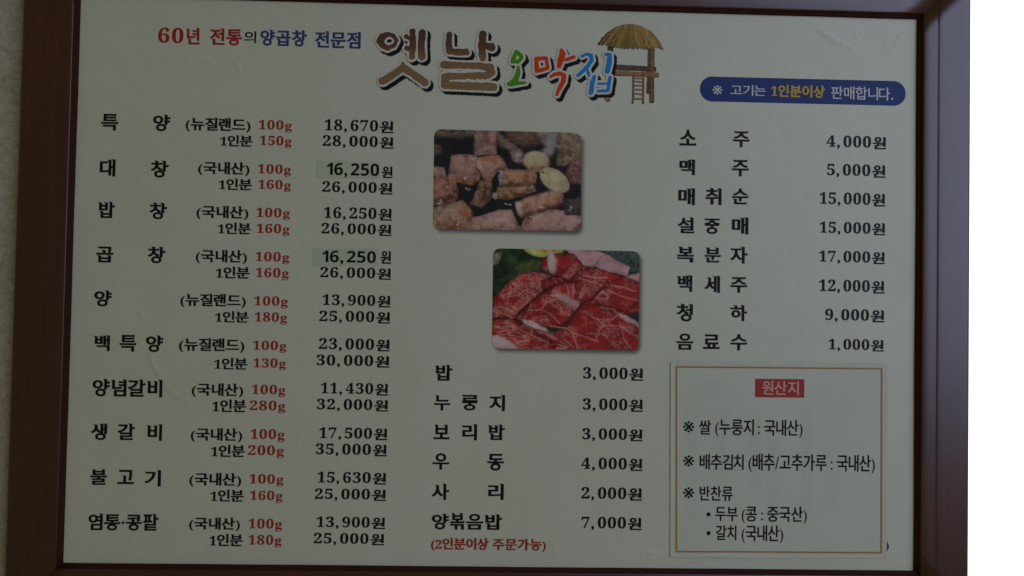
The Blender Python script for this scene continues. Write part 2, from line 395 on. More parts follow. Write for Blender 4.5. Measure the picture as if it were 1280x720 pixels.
def smooth01(x): x=np.clip(x,0,1); return x*x*(3-2*x)

# ---------- printed lettering: outlines of the built-in font, thickened and given brush heads ----------
def trace(D,xs,zs):
    """closed zero contours of D (inside negative) by marching squares"""
    h,w=D.shape; ins=D<0; nxt={}
    def ex(i,j): a,b=D[i,j],D[i,j+1]; t=a/(a-b); return (xs[j]+(xs[j+1]-xs[j])*t,zs[i])
    def ez(i,j): a,b=D[i,j],D[i+1,j]; t=a/(a-b); return (xs[j],zs[i]+(zs[i+1]-zs[i])*t)
    code=ins[:-1,:-1]*1+ins[:-1,1:]*2+ins[1:,1:]*4+ins[1:,:-1]*8
    T=('h',0,0);B=('h',1,0);L_=('v',0,0);R_=('v',0,1)
    tab={1:[(T,L_)],2:[(R_,T)],3:[(R_,L_)],4:[(B,R_)],5:[(T,R_),(B,L_)],6:[(B,T)],7:[(B,L_)],8:[(L_,B)],9:[(T,B)],10:[(L_,T),(R_,B)],11:[(R_,B)],12:[(L_,R_)],13:[(T,R_)],14:[(L_,T)]}
    for i,j in zip(*np.nonzero((code>0)&(code<15))):
        for a,b in tab[int(code[i,j])]: nxt[(a[0],i+a[1],j+a[2])]=(b[0],i+b[1],j+b[2])
    loops=[]
    while nxt:
        s,e=nxt.popitem(); lp=[s]
        while e in nxt: lp.append(e); e=nxt.pop(e)
        pts=[ex(i,j) if k=='h' else ez(i,j) for k,i,j in lp]
        if len(pts)>8: loops.append(pts[::2])
    return loops
_RAW={}; _TESS={}
_FC=bpy.data.curves.new('font_probe','FONT'); _FC.size=1.0
_FO=bpy.data.objects.new('font_probe',_FC); SC.collection.objects.link(_FO)
SERIF={c:chr(0x1D7CE+int(c)) for c in '0123456789'}; SERIF['g']='\U0001D420'
SANS={c:chr(0x1D7EC+int(c)) for c in '0123456789'}
def raw_glyph(ch):
    if ch in _RAW: return _RAW[ch]
    _FC.body=ch; bpy.context.view_layer.update()
    cu=_FO.to_curve(bpy.context.evaluated_depsgraph_get())
    polys=[]
    for sp in cu.splines:
        bp=sp.bezier_points; n=len(bp); pts=[]
        for i in range(n):
            a,b=bp[i],bp[(i+1)%n]
            p0,p1,p2,p3=a.co,a.handle_right,b.handle_left,b.co
            chord=(p3-p0).length
            dev=max(abs((p1-p0).cross(p3-p0).z),abs((p2-p0).cross(p3-p0).z))/(chord+1e-9)
            k=1 if dev<0.002 else (3 if chord<.08 else 5)
            for j in range(k):
                t=j/k; s=1-t
                q=p0*s**3+p1*3*s*s*t+p2*3*s*t*t+p3*t**3
                pts.append((q.x,q.y))
        out=[]
        for p in pts:
            if not out or math.hypot(p[0]-out[-1][0],p[1]-out[-1][1])>.003: out.append(p)
        if len(out)>2 and math.hypot(out[0][0]-out[-1][0],out[0][1]-out[-1][1])<=.003: out.pop()
        if len(out)>2: polys.append(out)
    _FO.to_curve_clear()
    _RAW[ch]=polys
    return polys
def area(p): return .5*sum(p[i-1][0]*p[i][1]-p[i][0]*p[i-1][1] for i in range(len(p)))
def inside(q,p):
    c=False
    for i in range(len(p)):
        (x0,y0),(x1,y1)=p[i-1],p[i]
        if (y0>q[1])!=(y1>q[1]) and q[0]<(x1-x0)*(q[1]-y0)/(y1-y0)+x0: c=not c
    return c
def nest(polys):
    """[(outer ccw, [holes cw])] from loose closed outlines"""
    outs=[]; holes=[]
    for i,p in enumerate(polys):
        d=sum(inside(p[0],o) for j,o in enumerate(polys) if j!=i)
        if (area(p)>0)==(d%2==1): p=p[::-1]
        (holes if d%2 else outs).append(p)
    res=[(o,[]) for o in outs]
    for h in holes:
        c=[r for r in res if inside(h[0],r[0])]
        if c: min(c,key=lambda r:abs(area(r[0])))[1].append(h)
    return res
def offset(p,ex,ey):
    n=len(p); q=[]
    for i in range(n):
        a,b,c=p[i-1],p[i],p[(i+1)%n]
        d1=(b[0]-a[0],b[1]-a[1]); l1=math.hypot(*d1) or 1
        d2=(c[0]-b[0],c[1]-b[1]); l2=math.hypot(*d2) or 1
        n1=(d1[1]/l1,-d1[0]/l1); n2=(d2[1]/l2,-d2[0]/l2)
        mx,my=n1[0]+n2[0],n1[1]+n2[1]; den=max(1+n1[0]*n2[0]+n1[1]*n2[1],.55)
        q.append((b[0]+mx/den*ex,b[1]+my/den*ey))
    return q
def heads(q,p,s):
    """slanted caps on stem tops and raised tips on bar ends, as extra little outlines"""
    n=len(q); out=[]
    for i in range(n):
        a0,b0=p[i],p[(i+1)%n]; z0=p[i-1]; c0=p[(i+2)%n]
        a,b=q[i],q[(i+1)%n]
        dx,dy=b0[0]-a0[0],b0[1]-a0[1]
        pz=(a0[0]-z0[0],a0[1]-z0[1]); nz=(c0[0]-b0[0],c0[1]-b0[1])
        if -.13<dx<-.04 and abs(dy)<.012 and pz[1]>.1 and nz[1]<-.05:
            out.append([(a[0],a[1]-.012),a,(b[0]+.3*dx*-1,b[1]+s*.08),(b[0]-s*.5,b[1]+s*.34),(b[0]-s*.45,b[1]+s*.02),(b[0],b[1]-s*.6)])
        elif .04<dy<.13 and abs(dx)<.012 and pz[0]>.12 and nz[0]<-.12:
            out.append([a,(b[0]+s*.15,b[1]-.004),(b[0]-s*.15,b[1]+s*.36),(b[0]-s*.7,b[1]-.004)])
        elif -.13<dy<-.04 and abs(dx)<.012 and pz[0]<-.12 and nz[0]>.12:
            out.append([(a[0]+s*.3,a[1]-.004),(a[0]-s*.22,a[1]+s*.2),(b[0],b[1]+.01)])
    return out
STY={'name':(.034,.019,.10),'mid':(.034,.019,.085),'badge':(.03,.02,.05),'gothic':(.017,.012,0),'digit':(.010,.010,0),'sans':(.0,.0,0),'plain':(.014,.008,.03)}
def tess(ch,style):
    """[(verts2d, tris)] stacked pieces of one glyph plus its ink box, em = 1"""
    key=(ch,style)
    if key in _TESS: return _TESS[key]
    han='\uac00'<=ch<='\ud7a3'; src=ch
    ex,ey,s=STY[style]
    if style=='digit' and han: ex,ey,s=STY['mid']
    if style in('name','mid','digit','badge','plain') and ch in SERIF: src=SERIF[ch]; ex,ey,s=.004,.006,0
    elif style=='sans' and ch in SANS: src=SANS[ch]; ex,ey,s=0,0,0
    elif not han:
        s=0
        ex,ey=(.02,.014) if style!='gothic' else (.002,.002)
    parts=[]
    for o,hs in nest(raw_glyph(src)):
        if s and len(hs)==1 and len(o)>=14 and style!='plain':      # a ring: rounder than the built-in one
            w_=max(x for x,_ in o)-min(x for x,_ in o); h_=max(y for _,y in o)-min(y for _,y in o)
            if w_>1.35*h_ and h_>.2:
                cx=sum(x for x,_ in o)/len(o); y0=min(y for _,y in o)
                f=lambda l:[(cx+(x-cx)*.80,y0+(y-y0)*1.14) for x,y in l]
                o=f(o); hs=[f(h) for h in hs]
        q=offset(o,ex,ey); parts.append(q)
        if s: parts+=[e if area(e)>0 else e[::-1] for e in heads(q,o,s)]
        for h in hs:
            g=offset(h,ex,ey)
            if area(g)<-1e-4: parts.append(g)
            if s: parts+=[e if area(e)>0 else e[::-1] for e in heads(g,h,s)]
    x0=min(x for l in parts for x,_ in l)-.03; x1=max(x for l in parts for x,_ in l)+.03
    y0=min(y for l in parts for _,y in l)-.03; y1=max(y for l in parts for _,y in l)+.03
    step=1/120; SS=3
    nx_=int((x1-x0)/step)+2; ny_=int((y1-y0)/step)+2
    gx=x0+(np.arange(nx_*SS)+.5)*step/SS; gy=y0+(np.arange(ny_*SS)+.5)*step/SS
    Wn=np.zeros((len(gy),len(gx)),np.int16)
    for l in parts:            # winding number, row by row
        for i in range(len(l)):
            (ax,ay),(bx_,by_)=l[i-1],l[i]
            if ay==by_: continue
            lo,hi=(ay,by_) if ay<by_ else (by_,ay)
            r=np.nonzero((gy>=lo)&(gy<hi))[0]
            if not len(r): continue
            xc=ax+(gy[r]-ay)*(bx_-ax)/(by_-ay)
            Wn[r]+=((gx[None,:]>xc[:,None])*(1 if ay<by_ else -1)).astype(np.int16)*-1
    cov=(Wn>0).reshape(ny_,SS,nx_,SS).mean((1,3))
    k=np.pad(cov,1); cov=(k[1:-1,1:-1]*2+k[:-2,1:-1]+k[2:,1:-1]+k[1:-1,:-2]+k[1:-1,2:])/6
    cx_=x0+(np.arange(nx_)+.5)*step; cy_=y0+(np.arange(ny_)+.5)*step
    loops=trace(.4999-cov,cx_,cy_)
    res=[]
    for o,hs in nest(loops):
        L=[o]+hs
        tr=geometry.tessellate_polygon([[Vector((x,y,0)) for x,y in l] for l in L])
        res.append(([v for l in L for v in l],tr))
    allp=[v for l in loops for v in l]
    bb=(min(v[0] for v in allp),max(v[0] for v in allp),min(v[1] for v in allp),max(v[1] for v in allp))
    _TESS[key]=(res,bb)
    return _TESS[key]
def lay_out(text,style,box):
    """verts (mm on the sheet, layer) and faces of one run of print fitted into its ink box"""
    x0,x1,z0,z1=box
    pen=0; items=[]; digits=style in('digit','sans')
    for ch in text:
        if ch==' ': pen+=.24; continue
        res,bb=tess(ch,style)
        han='\uac00'<=ch<='\ud7a3'
        gap={'name':.07,'mid':.05,'digit':.115,'sans':.09}.get(style,.06)
        if ch in ',.': gap+=.02
        if ch==':': pen+=.03
        items.append((ch,res,bb,pen)); pen+=bb[1]-bb[0]+gap
        if ch in ',:' : pen+=.10 if digits else .03
    width=pen-gap-(.0)
    dig=[i for i in items if i[0].isdigit()]
    if style=='digit' and dig: b0,b1=0,.72
    elif style=='sans': b0,b1=0,.72
    else:
        hg=[i for i in items if '\uac00'<=i[0]<='\ud7a3'] or items
        b0=min(i[2][2] for i in hg); b1=max(i[2][3] for i in hg)
    sx=(x1-x0)/width; sz=(z1-z0)/(b1-b0)
    V=[];F=[];layer=0
    for ch,res,bb,pn in items:
        only=style=='digit' and not dig
        for vs,tr in res:
            k=len(V); layer+=1
            for x,y in vs:
                if style=='digit' and '\uac00'<=ch<='\ud7a3' and not only:
                    yy=(y-bb[2])/(bb[3]-bb[2])*.80-.10; 
                elif style=='mid' and ch.isdigit(): yy=y*.98-.03
                elif ch=='(' or ch==')': yy=y*.86+.03
                else: yy=y
                V.append((x0+(x-bb[0]+pn)*sx,z0+(yy-b0)*sz,layer%12))
            F+=[tuple(k+i for i in t) for t in tr]
    return V,F


for _r in PRINT+STICKER_TEXT+NOTICE_TEXT:      # read every outline once, while the scene is still light
    for _c in _r[3]:
        raw_glyph(SANS.get(_c,_c) if _r[1]=='sans' else SERIF.get(_c,_c) if _r[1]!='gothic' else _c)

# ---------- wall and window (setting) ----------
def box(V,F,x0,x1,y0,y1,z0,z1):
    k=len(V); V+=[(x,y,z) for x in(x0,x1) for y in(y0,y1) for z in(z0,z1)]
    F+=[(k,k+1,k+3,k+2),(k+4,k+6,k+7,k+5),(k,k+4,k+5,k+1),(k+2,k+3,k+7,k+6),(k,k+2,k+6,k+4),(k+1,k+5,k+7,k+3)]
WALL_Y=.012; EDGE=.672
V=[];F=[]; box(V,F,-1.4,EDGE,WALL_Y,WALL_Y+.16,-1.1,1.1)
o=mesh_obj('wall',V,F,M_WALL); o['kind']='structure'
win=thing('window','white daylit window opening right beside the dark framed menu board','window',(EDGE+.45,WALL_Y+.1,-1.1))
def in_thing(t,V): l=t.location; return [(x-l.x,y-l.y,z-l.z) for x,y,z in V]
V=[];F=[]
for a in ((EDGE+.001,EDGE+.05),(EDGE+.85,EDGE+.9)): box(V,F,*a,WALL_Y+.08,WALL_Y+.13,-1.1,1.1)
box(V,F,EDGE+.05,EDGE+.85,WALL_Y+.081,WALL_Y+.129,1.05,1.099); box(V,F,EDGE+.05,EDGE+.85,WALL_Y+.081,WALL_Y+.129,-1.099,-1.05)
mesh_obj('window_frame',in_thing(win,V),F,M_UPVC,win)
V=[];F=[]; box(V,F,EDGE+.002,EDGE+.88,WALL_Y+.060,WALL_Y+.066,-1.06,1.06)
mesh_obj('pane',in_thing(win,V),F,M_PANE,win)

# ---------- framed board ----------
board=thing('framed_menu_board','large dark mahogany frame round a white Korean price menu, on the beige wall','menu board')
# rail profile: u outward from the sight edge (m), h towards the viewer (m); sight edge at h=0 plane
PROF=[(-.0005,-.0045),(0,0),(.0006,.0012),(.0018,.0016),(.0032,.0022),(.0040,.0042),(.0050,.0056),(.0070,.0063),(.0160,.0068),(.0240,.0070),
 (.0254,.00705),(.0262,.0073),(.0272,.0076),(.0290,.0078),(.0340,.0079),(.0450,.0080),(.0580,.0080),(.0690,.0079),(.0716,.0075),(.0731,.0066),(.0737,.0050),(.0738,.0),(.0738,-.0088)]
HW,HH=.600,.3982
def rail(length,name='frame_rail'):
    """local X along the rail, local Z outward from the sight edge, local -Y to the viewer; mitred"""
    V=[];F=[];n=len(PROF); K=24
    for k in range(K+1):
        t=k/K*2-1
        for u,h in PROF: V.append((t*(length+u),-h,u))
    for k in range(K):
        for i in range(n-1): a=k*n+i; F.append((a,a+n,a+n+1,a+1))
    F.append(tuple(range(n))); F.append(tuple(range(K*n,(K+1)*n))[::-1])
    o=mesh_obj(name,V,F,M_FRAME,board)
    o.data.materials.append(M_LIP)
    for i,p in enumerate(o.data.polygons): p.use_smooth=len(p.vertices)==4; p.material_index=1 if len(p.vertices)==4 and i%(n-1)<6 else 0
    return o
for L_,rot,loc in ((HW,0,(0,0,HH)),(HW,math.pi,(0,0,-HH)),(HH,math.pi/2,(HW,0,0)),(HH,-math.pi/2,(-HW,0,0))):
    r=rail(L_); r.rotation_euler=(0,rot,0); r.location=loc
V=[];F=[]; box(V,F,-.66,.66,.0050,.0105,-.46,.46); mesh_obj('backing_board',V,F,M_BACK,board)

# ---------- sheet ----------
PAPER=np.array([.800,.805,.675])
sw,sh=900,600
xs=np.linspace(-608,608,sw); zs=np.linspace(406,-406,sh); X,Z=np.meshgrid(xs,zs)
col=np.ones((sh,sw,3))*PAPER
def rrect_sdf(X,Z,Q,r):
    x0=(Q[0][0]+Q[3][0])/2; x1=(Q[1][0]+Q[2][0])/2; z1=(Q[0][1]+Q[1][1])/2; z0=(Q[3][1]+Q[2][1])/2
    cx,cz=(x0+x1)/2,(z0+z1)/2; qx=np.abs(X-cx)-(x1-x0)/2+r; qz=np.abs(Z-cz)-(z1-z0)/2+r
    return np.hypot(np.maximum(qx,0),np.maximum(qz,0))+np.minimum(np.maximum(qx,qz),0)-r
for Q in (PHOTO_A,PHOTO_B):   # the soft drop shadow is part of the print
    s=rrect_sdf(X-3.6,Z+4.6,Q,11); a=(1-smooth01((s+4)/9))*.80
    col=col*(1-a[...,None])+np.array([.06,.05,.07])*a[...,None]
age=fbm(sh,sw,160,5,3)[...,None]; col=col*(1-.05*age*np.array([.6,.8,1.6]))
H=creases(X,Z); P=np.stack([X*.001,SHEET_Y-H,Z*.001],-1)
sheet=grid_obj('menu_sheet',P,col,M_SHEET,board,label='white laminated menu sheet with a few creases')

def print_run(rec,parent,off,extra=None):
    kind,style,inkname,text=rec[:4]
    V,F=lay_out(text,style,rec[4:8])
    o=mesh_obj(kind,lift(V,off) if extra is None else extra(V),F,INK[inkname],parent)
    o['label']='printed %s «%s»'%({'black':'black','red':'red','navy':'navy blue','white':'white','yellow':'yellow','pink':'pale pink'}[inkname],text)
    return o
# blue badge
def rrect_poly(Q,r,n=8,off=0):
    x0,z1=Q[0]; a,b,c,d=[Vector((q[0],q[1])) for q in Q]; out=[]
    for p,pr,nx in ((a,d,b),(b,a,c),(c,b,d),(d,c,a)):
        u=(pr-p).normalized(); v=(nx-p).normalized()
        for k in range(n+1):
            t=k/n*math.pi/2
            out.append(tuple(p+u*r*(1-math.sin(t))+v*r*(1-math.cos(t))))
    return out
pb=rrect_poly(BADGE,17.6,14)
mesh_obj('note_badge',lift([(x,z,0) for x,z in pb],.00045),[tuple(range(len(pb)))[::-1]],INK['badge'],sheet,label='rounded blue badge with white and yellow note')
for rec in PRINT: print_run(rec,sheet,.0008 if rec[0]=='badge_text' else .00045)
bb=[(BLUEBIT[0][0]-1,BLUEBIT[0][1]+1)]+[(BLUEBIT[0][0]-1+4.6*math.sin(math.pi*k/10),BLUEBIT[0][1]+(BLUEBIT[2][1]-BLUEBIT[0][1])*k/10) for k in range(11)]
mesh_obj('covered_badge',lift([(x,z,0) for x,z in bb],.00045),[tuple(range(len(bb)))],INK['badge'],sheet,label='blue sliver of a covered badge')

# ---------- logo lettering: signed distance of brush strokes, traced to outlines ----------
def strokes_sdf(strokes,X,Z):
    D=np.full(X.shape,1e9)
    for closed,pts in strokes:
        q=pts+[pts[0]] if closed else pts
        for a,b in zip(q[:-1],q[1:]):
            d,t=seg_dist(X,Z,a,b); D=np.minimum(D,d-(a[2]+(b[2]-a[2])*t))
    return D
def outline_mesh(name,D,xs,zs,off,mat,parent,label=None):
    V=[];F=[]
    for o,hs in nest(trace(D,xs,zs)):
        L=[o]+[h for h in hs if abs(area(h))>.4]; k=len(V)
        tr=geometry.tessellate_polygon([[Vector((x,z,0)) for x,z in l] for l in L])
        V+=[(x,z,0) for l in L for x,z in l]; F+=[tuple(k+i for i in t) for t in tr]
    return mesh_obj(name,lift(V,off),F,mat,parent,label=label)
LM={'옛':M_BROWN,'날':M_BROWN,'오':INK['green'],'막':INK['vermilion'],'집':INK['azure']}
LC={'옛':'brown','날':'brown','오':'green','막':'orange red','집':'blue'}
for n_,(ch,st) in enumerate(LOGO.items()):
    xa=[p[0] for _,s in st for p in s]; za=[p[1] for _,s in st for p in s]
    gx=np.arange(min(xa)-16,max(xa)+16,.42); gz=np.arange(min(za)-16,max(za)+16,.42); GX,GZ=np.meshgrid(gx,gz)
    amp=1.25 if n_<2 else .45
    nz=(fbm(len(gz),len(gx),9,40+n_,3)-.5)*2*amp
    D=strokes_sdf(st,GX,GZ)
    fill=outline_mesh('logo_letter',D+nz+.15,gx,gz,.0012,LM[ch],board,'%s brush logo letter «%s»'%(LC[ch],ch))
    outline_mesh('letter_halo',D-2.9+nz*.6,gx,gz,.00095,INK['cream'],fill)
    DS=strokes_sdf([(c,[(x+4.2,z-4.3,r) for x,z,r in s]) for c,s in st],GX,GZ)
    outline_mesh('letter_shadow',DS-3.1+(fbm(len(gz),len(gx),6,80+n_,3)-.5)*1.6,gx,gz,.0007,INK['shadow'],fill)

# ---------- painter for the printed pictures ----------
class Canvas:
    def __init__(s,w,h,bgc):
        s.w,s.h=w,h; s.C=np.ones((h,w,3))*np.array(bgc,float); s.Y,s.X=np.mgrid[0:h,0:w].astype(float)
    def poly_d(s,pts):
        """signed distance to polygon, inside negative"""
        X,Y=s.X,s.Y; d=np.full(X.shape,1e9); c=np.zeros(X.shape,bool); n=len(pts)
        for i in range(n):
            a,b=pts[i-1],pts[i]; q,_=seg_dist(X,Y,a,b); d=np.minimum(d,q)
            if a[1]!=b[1]: c^=((a[1]>Y)!=(b[1]>Y))&(X<(b[0]-a[0])*(Y-a[1])/(b[1]-a[1])+a[0])
        return np.where(c,-d,d)
    def put(s,D,colr,soft=1.2,wob=0,seed=1,cell=12,edge=.35,edgew=9,tex=.12,tcell=8,top=0.15):
        if wob: D=D+(fbm(s.h,s.w,cell,seed,3)-.5)*2*wob
        a=(1-smooth01((D+soft)/(2*soft)))[...,None]
        colr=np.array(colr,float)
        sh=1-edge*np.exp(np.minimum(D,0)/edgew)
        t=1+(fbm(s.h,s.w,tcell,seed+3,4)-.5)*2*tex*2
        if top and (D<0).any():
            ys=s.Y[D<0]; y0,y1=ys.min(),ys.max(); sh=sh*(1+top-2*top*np.clip((s.Y-y0)/(y1-y0+1),0,1))
        s.C=s.C*(1-a)+np.clip(colr[None,None]*(sh*t)[...,None],0,1)*a
    def soften(s,n):
        for _ in range(n):
            k=np.pad(s.C,((1,1),(1,1),(0,0)),'edge'); s.C=(k[1:-1,1:-1]*2+k[:-2,1:-1]+k[2:,1:-1]+k[1:-1,:-2]+k[1:-1,2:])/6
    def poly(s,pts,c,**k): s.put(s.poly_d(pts),c,**k)
    def ell(s,cx,cy,rx,ry,ang,c,**k):
        ca,sa=math.cos(ang),math.sin(ang); u=(s.X-cx)*ca+(s.Y-cy)*sa; v=-(s.X-cx)*sa+(s.Y-cy)*ca
        s.put((np.hypot(u/rx,v/ry)-1)*min(rx,ry),c,**k)
    def line(s,pts,w,c,soft=1,al=1):
        D=np.full(s.X.shape,1e9)
        for a,b in zip(pts[:-1],pts[1:]): q,_=seg_dist(s.X,s.Y,a,b); D=np.minimum(D,q)
        a=al*(1-smooth01((D-w+soft)/(2*soft)))[...,None]; s.C=s.C*(1-a)+np.array(c)*a
LF=(.225,.235,.205)
def ds(r,g,b): return tuple(min(.95,x/l) for x,l in zip(lin(r,g,b),LF))     # seen colour -> printed reflectance
def T(pts,ox,oy,kx,ky): return [((x-ox)*kx,(y-oy)*ky) for x,y in pts]
NW,NH=370,250
def grilled():
    c=Canvas(NW,NH,ds(19,19,22)); kx,ky=NW/880,NH/606; t=lambda p:T(p,60,58,kx,ky)
    c.poly(t([(40,40),(310,40),(320,95),(60,105)]),ds(72,66,50),soft=9,wob=4,top=0)
    c.poly(t([(40,150),(100,160),(105,200),(60,225),(40,220)]),ds(80,64,56),soft=5,wob=2,seed=3)
    c.poly(t([(470,40),(720,40),(700,130),(600,160),(500,120)]),ds(66,46,34),soft=7,wob=5,seed=5,tex=.2)
    c.poly(t([(425,60),(480,100),(590,180),(600,230),(560,255),(530,235),(500,180),(450,150)]),ds(88,68,56),soft=4,wob=3,seed=6,tex=.2)
    c.ell(*t([(563,212)])[0],11,12,0,ds(112,92,86),soft=7,edge=0)
    c.poly(t([(670,50),(800,60),(805,150),(760,205),(690,200),(720,150)]),ds(98,94,86),soft=8,wob=4,seed=8,tex=.15)
    c.poly(t([(815,50),(960,50),(960,205),(900,230),(850,260),(795,255),(800,150)]),ds(98,85,60),soft=6,wob=3,seed=9,tex=.08)
    c.poly(t([(960,190),(870,240),(850,330),(870,365),(960,370)]),ds(86,56,44),soft=5,wob=4,seed=10,tex=.2)
    c.poly(t([(300,40),(435,40),(430,200),(300,215)]),ds(104,78,72),soft=3,wob=2,seed=11,tex=.15,top=-.05)
    c.poly(t([(380,60),(435,60),(430,140),(395,150)]),ds(112,70,62),soft=9,wob=3,seed=12,edge=0)
    c.ell(*t([(672,238)])[0],34,25,.1,ds(120,108,78),soft=3,seed=13,wob=1.5,tex=.05,edge=.2,top=.25)
    c.poly(t([(610,268),(740,268),(745,285),(690,300),(630,290)]),ds(112,78,36),soft=5,edge=0)
    c.poly(t([(400,190),(470,220),(500,290),(440,300)]),ds(98,66,44),soft=3,wob=2,seed=14)
    c.poly(t([(165,212),(300,207),(340,250),(335,345),(290,385),(140,352)]),ds(118,84,72),soft=2,wob=2,seed=15,tex=.12)
    c.poly(t([(140,340),(300,350),(330,350),(290,392),(150,365)]),ds(112,66,38),soft=4,wob=2,seed=16,edge=.1)
    c.poly(t([(300,225),(440,205),(490,262),(450,280),(400,368),(372,365),(310,300)]),ds(126,88,68),soft=2,wob=2.5,seed=17,tex=.18)
    c.poly(t([(330,222),(440,215),(430,250),(350,245)]),ds(112,66,38),soft=5,wob=3,seed=18,edge=0)
    c.line(t([(318,290),(345,330),(352,355)]),2,ds(62,30,30),2,.8)
    c.poly(t([(40,280),(120,290),(138,355),(40,355)]),ds(116,92,76),soft=2,wob=2,seed=19)
    c.poly(t([(330,362),(405,372),(400,470),(350,525),(275,505),(310,440)]),ds(96,68,44),soft=2,wob=3,seed=20,tex=.35,tcell=6)
    c.line(t([(370,390),(360,450),(345,490)]),2.5,ds(34,24,18),2,.85)
    c.poly(t([(40,340),(120,348),(190,368),(207,430),(200,480),(160,525),(40,515)]),ds(112,74,54),soft=2,wob=2,seed=21,tex=.15)
    c.poly(t([(40,470),(190,455),(165,520),(40,515)]),ds(80,48,40),soft=5,wob=3,seed=22,tex=.3,edge=0)
    for pts,colr,s_ in (([(450,292),(655,292),(675,330),(668,375),(640,388),(452,396)],(124,80,46),23),([(440,400),(650,385),(672,418),(600,445),(500,478),(430,470)],(110,76,42),26)):
        c.poly(t(pts),ds(*colr),soft=1.6,wob=1.5,seed=s_,tex=.14,edge=.5,edgew=7,top=.12)
    c.poly(t([(446,300),(485,300),(490,345),(475,392),(447,390)]),ds(112,104,98),soft=2,wob=4,seed=24,tex=.55,tcell=5,cell=6)
    c.poly(t([(412,432),(440,436),(446,462),(428,478),(408,462)]),ds(104,92,80),soft=2,wob=2,seed=25,tex=.5,tcell=4)
    c.poly(t([(543,490),(640,455),(790,405),(832,432),(835,490),(700,545),(625,575),(580,585)]),ds(124,86,62),soft=1.6,wob=1.5,seed=27,tex=.12,edge=.45,edgew=9)
    c.poly(t([(545,495),(580,495),(590,570),(565,570)]),ds(122,100,84),soft=4,wob=2,seed=28,edge=0)
    c.ell(*t([(780,352)])[0],42,26,.62,ds(126,115,80),soft=1.6,wob=1.2,seed=29,tex=.05,edge=.3,edgew=7)
    c.ell(*t([(711,306)])[0],2.5,2.5,0,ds(40,25,12),soft=1,edge=0)
    c.poly(t([(838,465),(960,460),(960,560),(840,555)]),ds(46,38,36),soft=4,wob=4,seed=31,tex=.7,tcell=3,edge=0)
    c.poly(t([(40,535),(130,520),(230,485),(280,530),(290,680),(40,680)]),ds(116,91,68),soft=2,wob=2,seed=32,tex=.12)
    c.ell(*t([(245,560)])[0],17,11,.6,ds(108,62,26),soft=9,edge=0,tex=.3,wob=5,seed=33)
    c.ell(*t([(180,640)])[0],30,10,0,ds(104,62,30),soft=9,edge=0,tex=.3,wob=5,seed=34)
    c.poly(t([(285,590),(350,575),(450,540),(522,537),(575,630),(600,680),(285,680)]),ds(122,94,78),soft=2,wob=2,seed=35,tex=.1)
    c.poly(t([(585,640),(600,590),(660,545),(740,532),(835,538),(840,562),(960,570),(960,680),(590,680)]),ds(124,94,80),soft=2,wob=2,seed=36,tex=.1)
    c.ell(*t([(622,603)])[0],11,7,-.6,ds(112,58,26),soft=6,edge=0,wob=2,seed=37)
    c.poly(t([(960,590),(900,640),(870,680),(960,680)]),ds(88,54,48),soft=6,edge=0)
    c.line(t([(540,540),(570,610),(572,625)]),4,ds(20,18,18),3)
    r=np.random.RandomState(3)
    for x,y in [(258,413),(505,505),(650,575),(570,350),(330,270),(700,520),(140,400),(90,500),(300,228),(450,600),(690,578),(515,455),(210,630),(255,350),(150,545),(560,205),(880,520),(640,395),(100,490)]:
        for k in range(3):
            p=t([(x+r.randn()*9,y+r.randn()*5)])[0]; c.ell(p[0],p[1],1+r.rand()*2.2,.8+r.rand(),r.rand()*3,ds(150,142,136),soft=1.3,edge=0,top=0)
    for (a,b_),w_ in ((((475,312),(655,312)),4),(((470,408),(630,400)),3),(((600,482),(800,420)),5)):
        c.line(t([a,b_]),w_,ds(124,98,76),6,.55)
    for (a,b_),w_ in ((((460,385),(650,380)),4),(((450,468),(640,438)),4),(((600,575),(820,498)),5)):
        c.line(t([a,b_]),w_,ds(52,32,20),6,.7)
    lum=c.C.mean(2); meat=smooth01((lum-.10)/.12)
    burn=smooth01((fbm(NH,NW,13,201,4)-.50)/.12)*.55*meat*smooth01((.50-lum)/.15+.4)
    c.C=c.C*(1-burn[...,None])+np.array(ds(74,40,22))*burn[...,None]
    fib=smooth01((.42-lum)/.1)*smooth01((fbm(NH,NW,5,203,3,1.8,.7)-.60)/.12)*.30*meat; c.C=c.C*(1-fib[...,None])+np.array(ds(136,112,96))*fib[...,None]
    dk=smooth01((fbm(NH,NW,17,205,4)-.55)/.10)*.5*meat*smooth01((.42-lum)/.1); c.C*=(1-dk)[...,None]
    c.soften(1); g=c.C.mean(2,keepdims=True); c.C=c.C*.78+g*.22*np.array([1.15,1,.85]); c.C*=(.60+.62*fbm(NH,NW,16,98,3))[...,None]*(1+(r.rand(NH,NW,1)-.5)*.12); return c
